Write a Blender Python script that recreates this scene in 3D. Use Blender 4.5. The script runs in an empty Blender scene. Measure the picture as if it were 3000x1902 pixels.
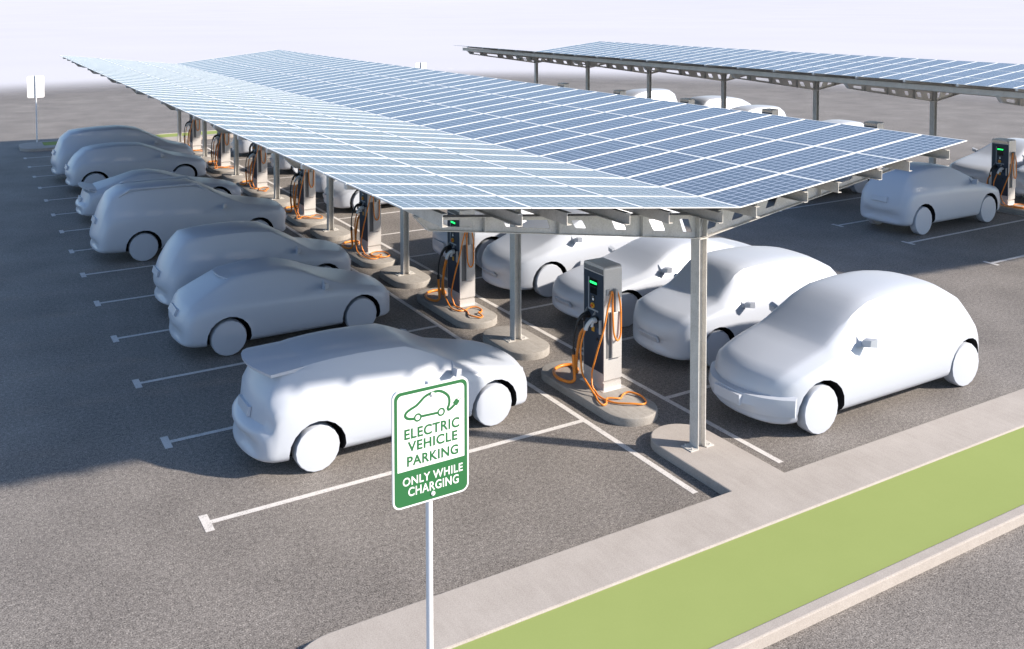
import bpy, bmesh, math, random
from mathutils import Vector, Matrix, Euler
from mathutils.bvhtree import BVHTree
random.seed(7)
R = math.radians
PI = math.pi
scene = bpy.context.scene
COL = scene.collection

# ------------------------------------------------------------------ materials
def new_mat(name):
    m = bpy.data.materials.new(name); m.use_nodes = True
    nt = m.node_tree
    return m, nt, nt.nodes['Principled BSDF']

def simple(name, col, rough=.6, metal=0., spec=.5, emit=None, emit_s=0., coat=0.):
    m, nt, b = new_mat(name)
    b.inputs['Base Color'].default_value = (*col, 1)
    b.inputs['Roughness'].default_value = rough
    b.inputs['Metallic'].default_value = metal
    b.inputs['Specular IOR Level'].default_value = spec
    b.inputs['Coat Weight'].default_value = coat
    if emit:
        b.inputs['Emission Color'].default_value = (*emit, 1)
        b.inputs['Emission Strength'].default_value = emit_s
    return m

def mottled(name, stops, layers, rough=.85, spec=.3, metal=0., bump=0., bump_scale=60., coord='Object', stretch=None):
    """layers: (scale, detail, weight); stops: colour ramp positions"""
    m, nt, b = new_mat(name)
    N, L = nt.nodes, nt.links
    tc = N.new('ShaderNodeTexCoord'); src = tc.outputs[coord]
    if coord == 'World':
        pass
    acc = None
    for sc, det, w, st in layers:
        mp = N.new('ShaderNodeMapping'); mp.inputs['Scale'].default_value = st
        L.new(src, mp.inputs['Vector'])
        n = N.new('ShaderNodeTexNoise'); n.inputs['Scale'].default_value = sc
        n.inputs['Detail'].default_value = det; n.inputs['Roughness'].default_value = .6
        L.new(mp.outputs['Vector'], n.inputs['Vector'])
        mu = N.new('ShaderNodeMath'); mu.operation = 'MULTIPLY'; mu.inputs[1].default_value = w
        L.new(n.outputs['Fac'], mu.inputs[0])
        if acc is None: acc = mu.outputs[0]
        else:
            ad = N.new('ShaderNodeMath'); ad.operation = 'ADD'
            L.new(acc, ad.inputs[0]); L.new(mu.outputs[0], ad.inputs[1]); acc = ad.outputs[0]
    cr = N.new('ShaderNodeValToRGB')
    el = cr.color_ramp.elements
    while len(el) < len(stops): el.new(.5)
    for e, (p, c) in zip(el, stops): e.position = p; e.color = (*c, 1)
    L.new(acc, cr.inputs['Fac']); L.new(cr.outputs['Color'], b.inputs['Base Color'])
    b.inputs['Roughness'].default_value = rough; b.inputs['Specular IOR Level'].default_value = spec
    b.inputs['Metallic'].default_value = metal
    if bump:
        bn = N.new('ShaderNodeTexNoise'); bn.inputs['Scale'].default_value = bump_scale; bn.inputs['Detail'].default_value = 3
        L.new(src, bn.inputs['Vector'])
        bp = N.new('ShaderNodeBump'); bp.inputs['Strength'].default_value = bump; bp.inputs['Distance'].default_value = .01
        L.new(bn.outputs['Fac'], bp.inputs['Height']); L.new(bp.outputs['Normal'], b.inputs['Normal'])
    return m

S1 = (1, 1, 1)
ASPH_DARK, ASPH_MID, ASPH_LT = (.055, .048, .044), (.203, .183, .168), (.49, .45, .41)
M = {}
M['asphalt'] = mottled('asphalt', [(.38, ASPH_DARK), (.5, ASPH_MID), (.57, (.285, .26, .24)), (.65, ASPH_LT)],
                       [(58, 3, .62, S1), (17, 3, .24, S1), (.55, 3, .14, S1)], rough=.72, spec=.5, bump=.5, bump_scale=110)
# asphalt turns transparent outwards, imitating a radial fade into white background
def fade_to_white(m):
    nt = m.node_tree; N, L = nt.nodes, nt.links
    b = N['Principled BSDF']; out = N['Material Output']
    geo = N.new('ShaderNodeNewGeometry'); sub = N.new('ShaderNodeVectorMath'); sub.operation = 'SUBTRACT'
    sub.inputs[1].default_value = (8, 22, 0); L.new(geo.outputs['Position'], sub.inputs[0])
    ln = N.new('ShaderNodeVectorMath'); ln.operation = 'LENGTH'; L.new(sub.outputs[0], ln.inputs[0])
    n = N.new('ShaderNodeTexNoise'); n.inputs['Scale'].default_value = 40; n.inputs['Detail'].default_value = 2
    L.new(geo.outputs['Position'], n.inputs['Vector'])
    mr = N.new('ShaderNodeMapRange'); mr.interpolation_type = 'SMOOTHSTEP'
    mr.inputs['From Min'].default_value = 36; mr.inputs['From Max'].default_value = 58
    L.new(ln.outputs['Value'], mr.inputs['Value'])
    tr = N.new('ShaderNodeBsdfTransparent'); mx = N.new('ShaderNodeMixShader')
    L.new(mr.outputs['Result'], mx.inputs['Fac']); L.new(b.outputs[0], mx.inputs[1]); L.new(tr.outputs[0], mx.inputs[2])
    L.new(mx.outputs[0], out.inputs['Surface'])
fade_to_white(M['asphalt'])
M['backdrop'] = mottled('pale_backdrop', [(.3, (.552, .552, .592)), (.7, (.580, .580, .618))], [(.02, 2, 1, S1)], rough=1, spec=0)  # stands in for the empty white background beyond the asphalt
M['paint'] = mottled('road_paint', [(.36, (.36, .34, .325)), (.45, (.64, .61, .59)), (.8, (.76, .735, .71))],
                     [(70, 2, .7, S1), (6, 2, .3, S1)], rough=.85, spec=.2)
M['concrete'] = mottled('concrete', [(.36, (.265, .247, .225)), (.5, (.335, .312, .287)), (.66, (.40, .375, .348))],
                        [(60, 3, .45, S1), (7, 3, .3, S1), (14, 2, .25, (1, .12, 1))], rough=.9, spec=.25, bump=.15, bump_scale=80)
M['paving'] = mottled('paving', [(.36, (.345, .308, .280)), (.5, (.41, .372, .343)), (.64, (.475, .434, .402))],
                      [(70, 3, .6, S1), (2.2, 3, .25, S1), (16, 2, .15, (1, .10, 1))], rough=.9, spec=.2, bump=.1, bump_scale=70)
M['grass'] = mottled('mown_turf', [(.35, (.283, .343, .118)), (.65, (.295, .354, .124))], [(1.5, 4, .6, S1), (45, 2, .4, S1)], rough=1, spec=.05)
M['steel'] = mottled('galvanised_steel', [(.34, (.50, .475, .44)), (.5, (.62, .595, .56)), (.66, (.70, .675, .64))],
                     [(5, 5, .5, S1), (45, 3, .5, S1)], rough=.5, spec=.5, metal=.05)
M['clay'] = simple('matte_white_shell', (.505, .54, .61), rough=.33, spec=.5)
M['well'] = simple('wheel_well_black', (.012, .012, .014), rough=.9, spec=.1)
M['alu'] = simple('panel_frame_white', (.86, .88, .89), rough=.45, spec=.4)
M['under'] = simple('panel_backsheet', (.05, .05, .055), rough=.6)
M['navy'] = simple('charger_front_navy', (.028, .042, .066), rough=.42, spec=.45)
M['silver'] = mottled('charger_cabinet_silver', [(.4, (.58, .555, .535)), (.6, (.66, .635, .615))], [(120, 2, 1, S1)], rough=.42, spec=.5, metal=.25)
M['chrome'] = simple('brushed_top', (.55, .52, .47), rough=.2, metal=.85)
M['black'] = simple('black_rubber', (.014, .014, .016), rough=.4)
M['screen'] = simple('dark_screen', (.006, .007, .008), rough=.15)
M['green_light'] = simple('green_status_light', (.02, .3, .1), emit=(.012, .75, .12), emit_s=2.0)
M['yellow'] = simple('yellow_plastic', (.72, .36, .03), rough=.4)
M['greyp'] = simple('grey_plastic', (.36, .37, .38), rough=.4)
M['trim'] = simple('grey_trim', (.33, .36, .40), rough=.4)
M['orange'] = simple('orange_cable', (.80, .255, .030), rough=.38, spec=.5)
M['signw'] = simple('sign_white', (.83, .83, .83), rough=.5)
M['signg'] = simple('sign_green', (.020, .138, .042), rough=.5)
M['pole'] = simple('white_pole', (.74, .76, .80), rough=.35)

def solar_cells():
    m, nt, b = new_mat('solar_cells')
    N, L = nt.nodes, nt.links
    uv = N.new('ShaderNodeUVMap'); sep = N.new('ShaderNodeSeparateXYZ'); L.new(uv.outputs['UV'], sep.inputs[0])
    def line(out, n, w):
        mu = N.new('ShaderNodeMath'); mu.operation = 'MULTIPLY'; mu.inputs[1].default_value = n; L.new(out, mu.inputs[0])
        pp = N.new('ShaderNodeMath'); pp.operation = 'PINGPONG'; pp.inputs[1].default_value = .5; L.new(mu.outputs[0], pp.inputs[0])
        lt = N.new('ShaderNodeMath'); lt.operation = 'LESS_THAN'; lt.inputs[1].default_value = w; L.new(pp.outputs[0], lt.inputs[0])
        return lt.outputs[0]
    a = line(sep.outputs['X'], 10, .042); c = line(sep.outputs['Y'], 6, .048)
    mx = N.new('ShaderNodeMath'); mx.operation = 'MAXIMUM'; L.new(a, mx.inputs[0]); L.new(c, mx.inputs[1])
    oi = N.new('ShaderNodeObjectInfo')
    geo = N.new('ShaderNodeNewGeometry'); n = N.new('ShaderNodeTexNoise'); n.inputs['Scale'].default_value = .8
    L.new(geo.outputs['Position'], n.inputs['Vector'])
    cr = N.new('ShaderNodeValToRGB'); cr.color_ramp.elements[0].color = (.092, .124, .175, 1); cr.color_ramp.elements[1].color = (.112, .146, .200, 1)
    cr.color_ramp.elements[0].position = .3; cr.color_ramp.elements[1].position = .7
    L.new(n.outputs['Fac'], cr.inputs['Fac'])
    mix = N.new('ShaderNodeMix'); mix.data_type = 'RGBA'
    L.new(mx.outputs[0], mix.inputs['Factor']); L.new(cr.outputs['Color'], mix.inputs['A']); mix.inputs['B'].default_value = (.52, .57, .68, 1)
    L.new(mix.outputs['Result'], b.inputs['Base Color'])
    b.inputs['Roughness'].default_value = .22; b.inputs['IOR'].default_value = 1.42
    return m
M['cells'] = solar_cells()

# ------------------------------------------------------------------ mesh helpers
def tag(o, label=None, cat=None, group=None, kind=None):
    if label: o['label'] = label
    if cat: o['category'] = cat
    if group: o['group'] = group
    if kind: o['kind'] = kind
    return o

def empty(name, loc=(0, 0, 0), rz=0):
    o = bpy.data.objects.new(name, None); COL.objects.link(o)
    o.empty_display_size = .2
    o.location = loc; o.rotation_euler = (0, 0, rz)
    return o

def link(name, me, parent=None, mats=None):
    if mats:
        for m in (mats if isinstance(mats, (list, tuple)) else [mats]): me.materials.append(m)
    o = bpy.data.objects.new(name, me); COL.objects.link(o)
    if parent: o.parent = parent
    return o

def fin(name, bm, mats, parent=None, smooth=None):
    bmesh.ops.recalc_face_normals(bm, faces=bm.faces[:])
    me = bpy.data.meshes.new(name); bm.to_mesh(me); bm.free()
    if smooth is not None:
        me.shade_smooth()
        me.set_sharp_from_angle(angle=R(smooth))
    return link(name, me, parent, mats)

def box(bm, x0, x1, y0, y1, z0, z1, mi=0, bev=0.):
    vs = [bm.verts.new((x, y, z)) for x in (x0, x1) for y in (y0, y1) for z in (z0, z1)]
    fs = []
    for q in ((0, 1, 3, 2), (4, 6, 7, 5), (0, 4, 5, 1), (2, 3, 7, 6), (0, 2, 6, 4), (1, 5, 7, 3)):
        f = bm.faces.new([vs[i] for i in q]); f.material_index = mi; fs.append(f)
    if bev:
        es = list({e for f in fs for e in f.edges})
        r = bmesh.ops.bevel(bm, geom=es, offset=bev, segments=2, affect='EDGES', profile=.6)
        for f in r['faces']: f.material_index = mi
    return vs

def prism(bm, pts, z0, z1, bev=0., mi=0, holes=(), bottom=False):
    """vertical prism on an outline in x,y"""
    loops = [pts] + list(holes)
    edges = []; rings = []
    for lp in loops:
        vs = [bm.verts.new((p[0], p[1], z1)) for p in lp]
        rings.append(vs)
        edges += [bm.edges.new((vs[i], vs[(i + 1) % len(vs)])) for i in range(len(vs))]
    if holes:
        r = bmesh.ops.triangle_fill(bm, use_beauty=True, use_dissolve=False, edges=edges)
        for g in r['geom']:
            if isinstance(g, bmesh.types.BMFace): g.material_index = mi
    else:
        f = bm.faces.new(rings[0]); f.material_index = mi
    los = []
    for vs in rings:
        lo = [bm.verts.new((v.co.x, v.co.y, z0)) for v in vs]; los.append(lo)
        n = len(vs)
        for i in range(n):
            f = bm.faces.new((vs[i], vs[(i + 1) % n], lo[(i + 1) % n], lo[i])); f.material_index = mi
    if bottom:
        if holes:
            le = [bm.edges.get((lo[i], lo[(i + 1) % len(lo)])) for lo in los for i in range(len(lo))]
            bmesh.ops.triangle_fill(bm, use_beauty=True, use_dissolve=False, edges=le)
        else: bm.faces.new(los[0])
    if bev:
        bmesh.ops.recalc_face_normals(bm, faces=bm.faces[:])
        bmesh.ops.bevel(bm, geom=edges, offset=bev, segments=2, affect='EDGES', profile=.5)
    return rings

def xz_plate(bm, pts, y0, y1, holes=(), mi=0):
    """plate standing in the x,z plane"""
    tmp = bmesh.new(); prism(tmp, pts, y0, y1, holes=holes, bottom=True)
    vm = {}
    for v in tmp.verts: vm[v] = bm.verts.new((v.co.x, v.co.z, v.co.y))
    for f in tmp.faces:
        g = bm.faces.new([vm[v] for v in f.verts]); g.material_index = mi
    tmp.free()

def tube(bm, pts, r, seg=8, mi=0, closed=False, cap=True):
    pts = [Vector(p) for p in pts]
    n = len(pts); rings = []
    ref = Vector((0, 0, 1))
    prev = None
    for i, p in enumerate(pts):
        a = pts[(i - 1) % n] if (closed or i > 0) else p
        b = pts[(i + 1) % n] if (closed or i < n - 1) else p
        t = (b - a).normalized()
        if prev is None:
            u = t.cross(ref)
            if u.length < 1e-3: u = t.cross(Vector((1, 0, 0)))
            u.normalize()
        else:
            u = prev - t * prev.dot(t)
            if u.length < 1e-4: u = t.cross(ref)
            u.normalize()
        prev = u
        w = t.cross(u)
        rings.append([bm.verts.new(p + (u * math.cos(2 * PI * k / seg) + w * math.sin(2 * PI * k / seg)) * r) for k in range(seg)])
    for i in range(n if closed else n - 1):
        A, B = rings[i], rings[(i + 1) % n]
        for k in range(seg):
            f = bm.faces.new((A[k], A[(k + 1) % seg], B[(k + 1) % seg], B[k])); f.material_index = mi
    if cap and not closed:
        for rg in (rings[0], rings[-1]):
            f = bm.faces.new(rg); f.material_index = mi

def spline(pts, sub=6):
    """Catmull-Rom through the points"""
    P = [Vector(p) for p in pts]; out = []
    for i in range(len(P) - 1):
        p0 = P[max(i - 1, 0)]; p1 = P[i]; p2 = P[i + 1]; p3 = P[min(i + 2, len(P) - 1)]
        for k in range(sub):
            t = k / sub
            out.append(.5 * ((2 * p1) + (p2 - p0) * t + (2 * p0 - 5 * p1 + 4 * p2 - p3) * t * t + (3 * p1 - p0 - 3 * p2 + p3) * t ** 3))
    out.append(P[-1])
    return out

def disc_cyl(bm, c, axis, r, h, seg=16, mi=0):
    c = Vector(c); axis = Vector(axis).normalized()
    tube(bm, [c, c + axis * h], r, seg, mi)

def copy_tree(o, parent=None):
    c = o.copy(); COL.objects.link(c)
    if parent: c.parent = parent
    for ch in list(o.children): copy_tree(ch, c)
    return c

def rrect(x0, x1, y0, y1, r, seg=6):
    pts = []
    for cx, cy, a0 in ((x1 - r, y1 - r, 0), (x0 + r, y1 - r, 90), (x0 + r, y0 + r, 180), (x1 - r, y0 + r, 270)):
        for k in range(seg + 1):
            a = R(a0 + 90 * k / seg)
            pts.append((cx + r * math.cos(a), cy + r * math.sin(a)))
    return pts

# ------------------------------------------------------------------ lot layout (metres)
W = 2.5            # stall width
LST = 5.735        # stall depth
GAP = 1.603        # strip between the two stall rows
CX = .75           # column line
X2 = 19.674        # second carport
DY2 = .09

# ------------------------------------------------------------------ ground
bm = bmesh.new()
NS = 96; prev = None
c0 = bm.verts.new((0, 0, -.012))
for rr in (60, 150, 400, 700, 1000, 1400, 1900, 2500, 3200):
    z = -.012 if rr <= 400 else -.012 + 75 * ((rr - 400) / 2800) ** 1.7  # far rim raised to cover the tinted sky strip at the horizon
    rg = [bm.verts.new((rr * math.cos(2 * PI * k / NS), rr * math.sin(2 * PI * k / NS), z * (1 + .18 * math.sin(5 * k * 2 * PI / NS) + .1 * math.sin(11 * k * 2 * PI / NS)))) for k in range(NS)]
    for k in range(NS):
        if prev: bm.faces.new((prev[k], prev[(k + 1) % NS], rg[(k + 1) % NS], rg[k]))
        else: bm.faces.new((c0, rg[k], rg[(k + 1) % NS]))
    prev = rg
tag(fin('ground', bm, M['backdrop'], smooth=80), kind='structure')
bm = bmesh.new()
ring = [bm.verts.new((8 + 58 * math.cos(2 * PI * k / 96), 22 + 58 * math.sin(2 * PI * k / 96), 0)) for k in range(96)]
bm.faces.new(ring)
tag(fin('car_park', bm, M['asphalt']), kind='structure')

# painted stall lines
def quad(bm, x0, x1, y0, y1, z=.004):
    bm.faces.new([bm.verts.new(p) for p in ((x0, y0, z), (x1, y0, z), (x1, y1, z), (x0, y1, z))])
bm = bmesh.new()
t = .092
for i in range(15):
    y = i * W
    quad(bm, -LST + .055, -t / 2, y - t / 2, y + t / 2)
    quad(bm, -LST - .055, -LST + .055, y - .21, y + .21)
    quad(bm, GAP + t / 2, GAP + LST - .03, y - t / 2, y + t / 2)
    quad(bm, GAP + LST - .03, GAP + LST + .07, y - .2, y + .2)
quad(bm, -t / 2, t / 2, -2.52, 35.2)
quad(bm, GAP - t / 2, GAP + t / 2, -2.50, 35.2)
x2t = 13.86
for i in range(15):
    y = 2.128 + 2.335 * (i - 1)
    quad(bm, x2t + .05, X2 - t / 2, y - t / 2, y + t / 2)
    quad(bm, x2t - .05, x2t + .05, y - .2, y + .2)
    quad(bm, X2 + GAP + t / 2, X2 + GAP + LST, y - t / 2, y + t / 2)
quad(bm, X2 - t / 2, X2 + t / 2, -2.5, 35.2)
quad(bm, X2 + GAP - t / 2, X2 + GAP + t / 2, -2.5, 35.2)
tag(fin('road_markings', bm, M['paint']), kind='structure')

# ------------------------------------------------------------------ kerbed medians at both ends of each carport
YC = 15.735        # mirror line of a carport
def median(x0, mirror):
    def P(x, y): return (x0 + x, (2 * YC - y) if mirror else y)
    r = .48
    out = []
    for cx, cy, a0 in ((-5.18, -3.49, 90), (-5.18, -4.53, 180)):
        for k in range(9):
            a = R(a0 + 90 * k / 8); out.append((cx + .6 * math.cos(a), cy + .6 * math.sin(a)))
    for cx, cy, a0 in ((6.9, -4.53, 270), (6.9, -3.49, 0)):
        for k in range(9):
            a = R(a0 + 90 * k / 8); out.append((cx + .6 * math.cos(a), cy + .6 * math.sin(a)))
    out.append((CX + r + .01, -2.89))
    for k in range(17):
        a = R(180 * k / 16); out.append((CX + r * math.cos(a), -1.44 + r * math.sin(a)))
    out.append((CX - r - .01, -2.89))
    hole = [(-4.79, -3.70), (6.7, -3.70), (6.7, -4.985), (-4.79, -4.985)]
    bm = bmesh.new()
    prism(bm, [P(*p) for p in out], -.01, .13, bev=.018, holes=[[P(*p) for p in hole]])
    o = fin('pavement', bm, M['paving']); tag(o, kind='structure')
    bm = bmesh.new()
    ys = sorted([P(0, -3.702)[1], P(0, -4.983)[1]])
    box(bm, x0 - 4.788, x0 + 6.698, ys[0], ys[1], -.005, .108)
    g = fin('grass', bm, M['grass']); tag(g, kind='stuff')
for x0 in (0, X2):
    for mir in (False, True): median(x0, mir)

# concrete islands under the columns and chargers
def stadium(cx, y0, y1, r, seg=14):
    pts = []
    for k in range(seg + 1):
        a = R(180 * k / seg); pts.append((cx + r * math.cos(a), y1 - r + r * math.sin(a)))
    for k in range(seg + 1):
        a = R(180 + 180 * k / seg); pts.append((cx + r * math.cos(a), y0 + r + r * math.sin(a)))
    return pts
def island(name, half):
    bm = bmesh.new()
    prism(bm, stadium(0, -half, half, .45), -.01, .13, bev=.02)
    return fin(name, bm, M['concrete'], smooth=50)
ORD = ['nearest', 'second', 'third', 'fourth', 'fifth', 'sixth', 'seventh', 'eighth']
c_isl = island('column_island', .80); h_isl = island('charger_island', 1.30)
used = {'c': False, 'h': False}
def put_island(src, key, x, y, label, group):
    o = src if not used[key] else src.copy()
    if used[key]: COL.objects.link(o)
    used[key] = True
    o.location = (x, y, 0); tag(o, label, 'concrete island', group)

# ------------------------------------------------------------------ carports
ZV, PL, SL, Y0, Y1, NP = 3.7165, 1.6574, .1076, -2.53, 34.0, 44
PITCH = (Y1 - Y0) / NP
CAM = Vector((-8.3459, -11.6966, 6.4227))

def panel_bm(bm, mat=None):
    """one framed module in local coords: x along the slope 0..PL, y 0..PITCH"""
    a, b = .006, PL - .006
    c, d = .009, PITCH - .009
    f = .019; T = .012
    uvl = bm.loops.layers.uv.verify()
    def face(ps, mi, uv=None):
        vs = [bm.verts.new(mat @ Vector(p) if mat else p) for p in ps]
        q = bm.faces.new(vs); q.material_index = mi
        if uv:
            for l, w_ in zip(q.loops, uv): l[uvl].uv = w_
    face([(a + f, c + f, -.004), (b - f, c + f, -.004), (b - f, d - f, -.004), (a + f, d - f, -.004)], 0, [(0, 0), (1, 0), (1, 1), (0, 1)])
    o = [(a, c), (b, c), (b, d), (a, d)]; i = [(a + f, c + f), (b - f, c + f), (b - f, d - f), (a + f, d - f)]
    for k in range(4):
        j = (k + 1) % 4
        face([(*o[k], 0), (*o[j], 0), (*i[j], 0), (*i[k], 0)], 1)
        face([(*i[k], 0), (*i[j], 0), (*i[j], -.004), (*i[k], -.004)], 1)
        face([(*o[k], -T), (*o[j], -T), (*o[j], 0), (*o[k], 0)], 1)
    face([(a, d, -T), (b, d, -T), (b, c, -T), (a, c, -T)], 2)
def panel_mesh():
    bm = bmesh.new(); panel_bm(bm)
    me = bpy.data.meshes.new('solar_panel'); bm.to_mesh(me); bm.free()
    for m in (M['cells'], M['alu'], M['under']): me.materials.append(m)
    return me
PMESH = panel_mesh()

def panel_mat(side, i, j):
    """matrix in carport space (origin at column line, y as world)"""
    if side > 0:
        m = Matrix.Translation((0, Y0 + j * PITCH, ZV)) @ Matrix.Rotation(-SL, 4, 'Y')
    else:
        m = Matrix.Translation((0, Y0 + (j + 1) * PITCH, ZV)) @ Matrix.Rotation(PI, 4, 'Z') @ Matrix.Rotation(-SL, 4, 'Y')
    return m @ Matrix.Translation((i * PL, 0, 0))

def c_purlin(bm, x, zb, h, y0, y1, flip):
    tk = .008; fl = .07 * (-1 if flip else 1)
    a, b = sorted((x, x + fl)); w0, w1 = sorted((x, x + (tk if fl > 0 else -tk)))
    box(bm, w0, w1, y0, y1, zb, zb + h)
    e0, e1 = sorted((w1 if fl > 0 else w0, x + fl))
    box(bm, e0, e1, y0, y1, zb, zb + tk); box(bm, e0, e1, y0, y1, zb + h - tk, zb + h)

BT0, BS = 3.475, .1065       # top of beam at the column, and its slope
BB0, BSB = 3.145, .149       # bottom of beam
def beam_mesh():
    bm = bmesh.new()
    top = lambda x: BT0 + BS * abs(x)
    bot = lambda x: BB0 + BSB * max(abs(x) - .1, 0)
    E, E2 = 4.42, 4.27
    out = [(-E, top(E) - .01), (-E2, bot(E2) + .008), (-.1, BB0 + .008), (.1, BB0 + .008), (E2, bot(E2) + .008), (E, top(E) - .01), (0, BT0 - .008)]
    holes = []
    def hole(xa, xb, lean, mg=.07):
        for s in (-1, 1):
            z1a, z1b = top(xa) - mg, top(xb) - mg
            z0a, z0b = bot(xa) + mg, bot(xb) + mg
            a = [(xa, z1a), (xb, z1b), (xb + lean * -1 * 1, z0b), (xa - lean, z0a)]
            # rounded corners
            pts = []
            for k in range(4):
                p0, p1, p2 = Vector(a[k - 1]), Vector(a[k]), Vector(a[(k + 1) % 4])
                r = .022
                q0 = p1 + (p0 - p1).normalized() * r; q2 = p1 + (p2 - p1).normalized() * r
                for t_ in (0, .5, 1):
                    q = q0 * (1 - t_) ** 2 + p1 * 2 * t_ * (1 - t_) + q2 * t_ * t_
                    pts.append((s * q.x, q.y))
            holes.append(pts)
    # |x| ranges measured on the photographed front frame; holes lean towards the column at the bottom
    hole(.20, .37, .07); hole(.70, .92, .09); hole(1.36, 1.55, .07); hole(2.02, 2.20, .07); hole(2.56, 3.22, .04, .06); hole(3.66, 4.05, .01, .048)
    xz_plate(bm, out, -.006, .006, holes)
    # flanges
    for s in (-1, 1):
        for (xa, za, xb, zb) in ((0, BT0, E, top(E)), (.1, BB0, E2, bot(E2))):
            vs = []
            for (x, z) in ((xa, za), (xb, zb)):
                for dz in (0, -.009 if za > 3.3 else .009):
                    for y in (-.075, .075): vs.append(bm.verts.new((s * x, y, z + dz)))
            for q in ((0, 1, 5, 4), (2, 6, 7, 3), (0, 4, 6, 2), (1, 3, 7, 5), (0, 2, 3, 1), (4, 5, 7, 6)): bm.faces.new([vs[i] for i in q])
        # sloping end plate
        vs = []
        for (x, z) in ((E, top(E) - .012), (E2, bot(E2) + .012)):
            for dx in (0, .008):
                for y in (-.06, .06): vs.append(bm.verts.new((s * (x + dx), y, z)))
        for q in ((0, 1, 5, 4), (2, 6, 7, 3), (0, 4, 6, 2), (1, 3, 7, 5), (0, 2, 3, 1), (4, 5, 7, 6)): bm.faces.new([vs[i] for i in q])
        for x in (1.06, 2.415, 3.51):
            for y0, y1 in ((-.066, -.007), (.007, .066)): box(bm, s * x - .005, s * x + .005, y0, y1, bot(x) + .010, top(x) - .011)
        for y0, y1 in ((-.09, -.007), (.007, .09)): box(bm, s * .067 - .006, s * .067 + .006, y0, y1, BB0 + .010, top(.1) - .012)
    # diagonal brace in the column panel, connection plate
    for y in (-.03, .03):
        tube(bm, [(-.058, y, BB0 + .02), (.058, y, BT0 - .04)], .010, 4)
    box(bm, -.09, .09, -.095, .095, BB0 - .014, BB0 - .001)
    return bm
def column_mesh(h0, h1):
    bm = bmesh.new()
    for s in (-1, 1): box(bm, s * .072 - (.011 if s > 0 else 0), s * .072 + (0 if s > 0 else .011), -.088, .088, h0, h1)
    box(bm, -.061, .061, -.005, .005, h0, h1)
    # haunch plate under the beam
    return bm
def plates_mesh():
    bm = bmesh.new()
    for s in (-1, 1):
        a, b = sorted((s * .072, s * .215))
        box(bm, a, b, -.11, .11, .131, .143)
        for y in (-.07, .07): disc_cyl(bm, (s * .165, y, .14), (0, 0, 1), .012, .03, 6)
    return bm

beam0 = col0 = plate0 = None
def carport(x0, dy, label, name='solar_carport'):
    global beam0, col0, plate0
    root = empty(name, (x0, dy, 0)); tag(root, label, 'carport', 'solar carports')
    for k in range(8):
        y = -1.7285 + 5 * k
        if beam0 is None:
            col0 = fin('column', column_mesh(.135, BB0 - .015), M['steel'], root)
            plate0 = fin('base_plate', plates_mesh(), M['steel'], col0)
            beam0 = fin('roof_beam', beam_mesh(), M['steel'], root)
            c, p, b = col0, plate0, beam0
        else:
            c = col0.copy(); p = plate0.copy(); b = beam0.copy()
            for o in (c, p, b): COL.objects.link(o)
            c.parent = root; p.parent = c; b.parent = root
        c.location = (0, y, 0); b.location = (0, y, 0)
    # C purlins set in facing pairs, two under each row of modules
    for x, flip in ((-4.40, 0), (-3.35, 1), (-2.72, 0), (-1.76, 1), (-1.13, 0), (-.19, 1), (.36, 0), (1.37, 1), (2.0, 0), (2.96, 1), (3.59, 0), (4.58, 1)):
        bm = bmesh.new()
        zb = BT0 + BS * abs(x) + .003
        c_purlin(bm, x, zb, .150, (-2.40 if x < 0 else -2.46), Y1 - .10, bool(flip))
        fin('purlin', bm, M['steel'], root)
    # slim rails across the purlins carrying the modules, their ends showing at the eaves
    rail = None
    for k in range(1, NP // 2):
        y = Y0 + 2 * k * PITCH
        if rail is None:
            bm = bmesh.new()
            for s_ in (-1, 1):
                vs = []
                for xx in (.02, 3 * PL * math.cos(SL) + .015):
                    zt = ZV - .0135 + math.tan(SL) * xx
                    for dz in (0, -.062):
                        for yy in (-.035, .035): vs.append(bm.verts.new((s_ * xx, yy, zt + dz)))
                for q in ((0, 1, 5, 4), (2, 6, 7, 3), (0, 4, 6, 2), (1, 3, 7, 5), (0, 2, 3, 1), (4, 5, 7, 6)): bm.faces.new([vs[t] for t in q])
            o = rail = fin('module_rail', bm, M['steel'], root)
        else:
            o = rail.copy(); COL.objects.link(o); o.parent = root
        o.location = (0, y, 0)
    # modules: the hundred that show largest are parts of their own
    P = []
    for side in (-1, 1):
        for i in range(3):
            for j in range(NP):
                m = panel_mat(side, i, j)
                c = m @ Vector((PL / 2, PITCH / 2, 0)) + Vector((x0, dy, 0))
                n = (m.to_3x3() @ Vector((0, 0, 1)))
                v = CAM - c; d = v.length
                fwd = Vector((math.sin(.5255), math.cos(.5255), 0))
                rt = Vector((fwd.y, -fwd.x, 0))
                zc = -v.dot(fwd); xs = -v.dot(rt) / max(zc, .1)
                vis = 1 if abs(xs + .0) < .58 else .0001
                P.append((vis * v.dot(n) / d ** 3, m))
    P.sort(key=lambda a: -a[0])
    for a, m in P[:100]:
        o = bpy.data.objects.new('solar_panel', PMESH); COL.objects.link(o); o.parent = root
        o.matrix_local = m
    bm = bmesh.new()
    for a, m in P[100:]: panel_bm(bm, m)
    me = bpy.data.meshes.new('solar_panels'); bm.to_mesh(me); bm.free()
    o = link('solar_panels', me, root, [M['cells'], M['alu'], M['under']]); tag(o, kind='stuff')
    return root
carport(CX, 0, 'near V-roofed steel carport covered in blue solar panels, filling the middle of the picture')
carport(CX + X2, DY2, 'far solar carport at the upper right, cut off by the frame')

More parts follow.
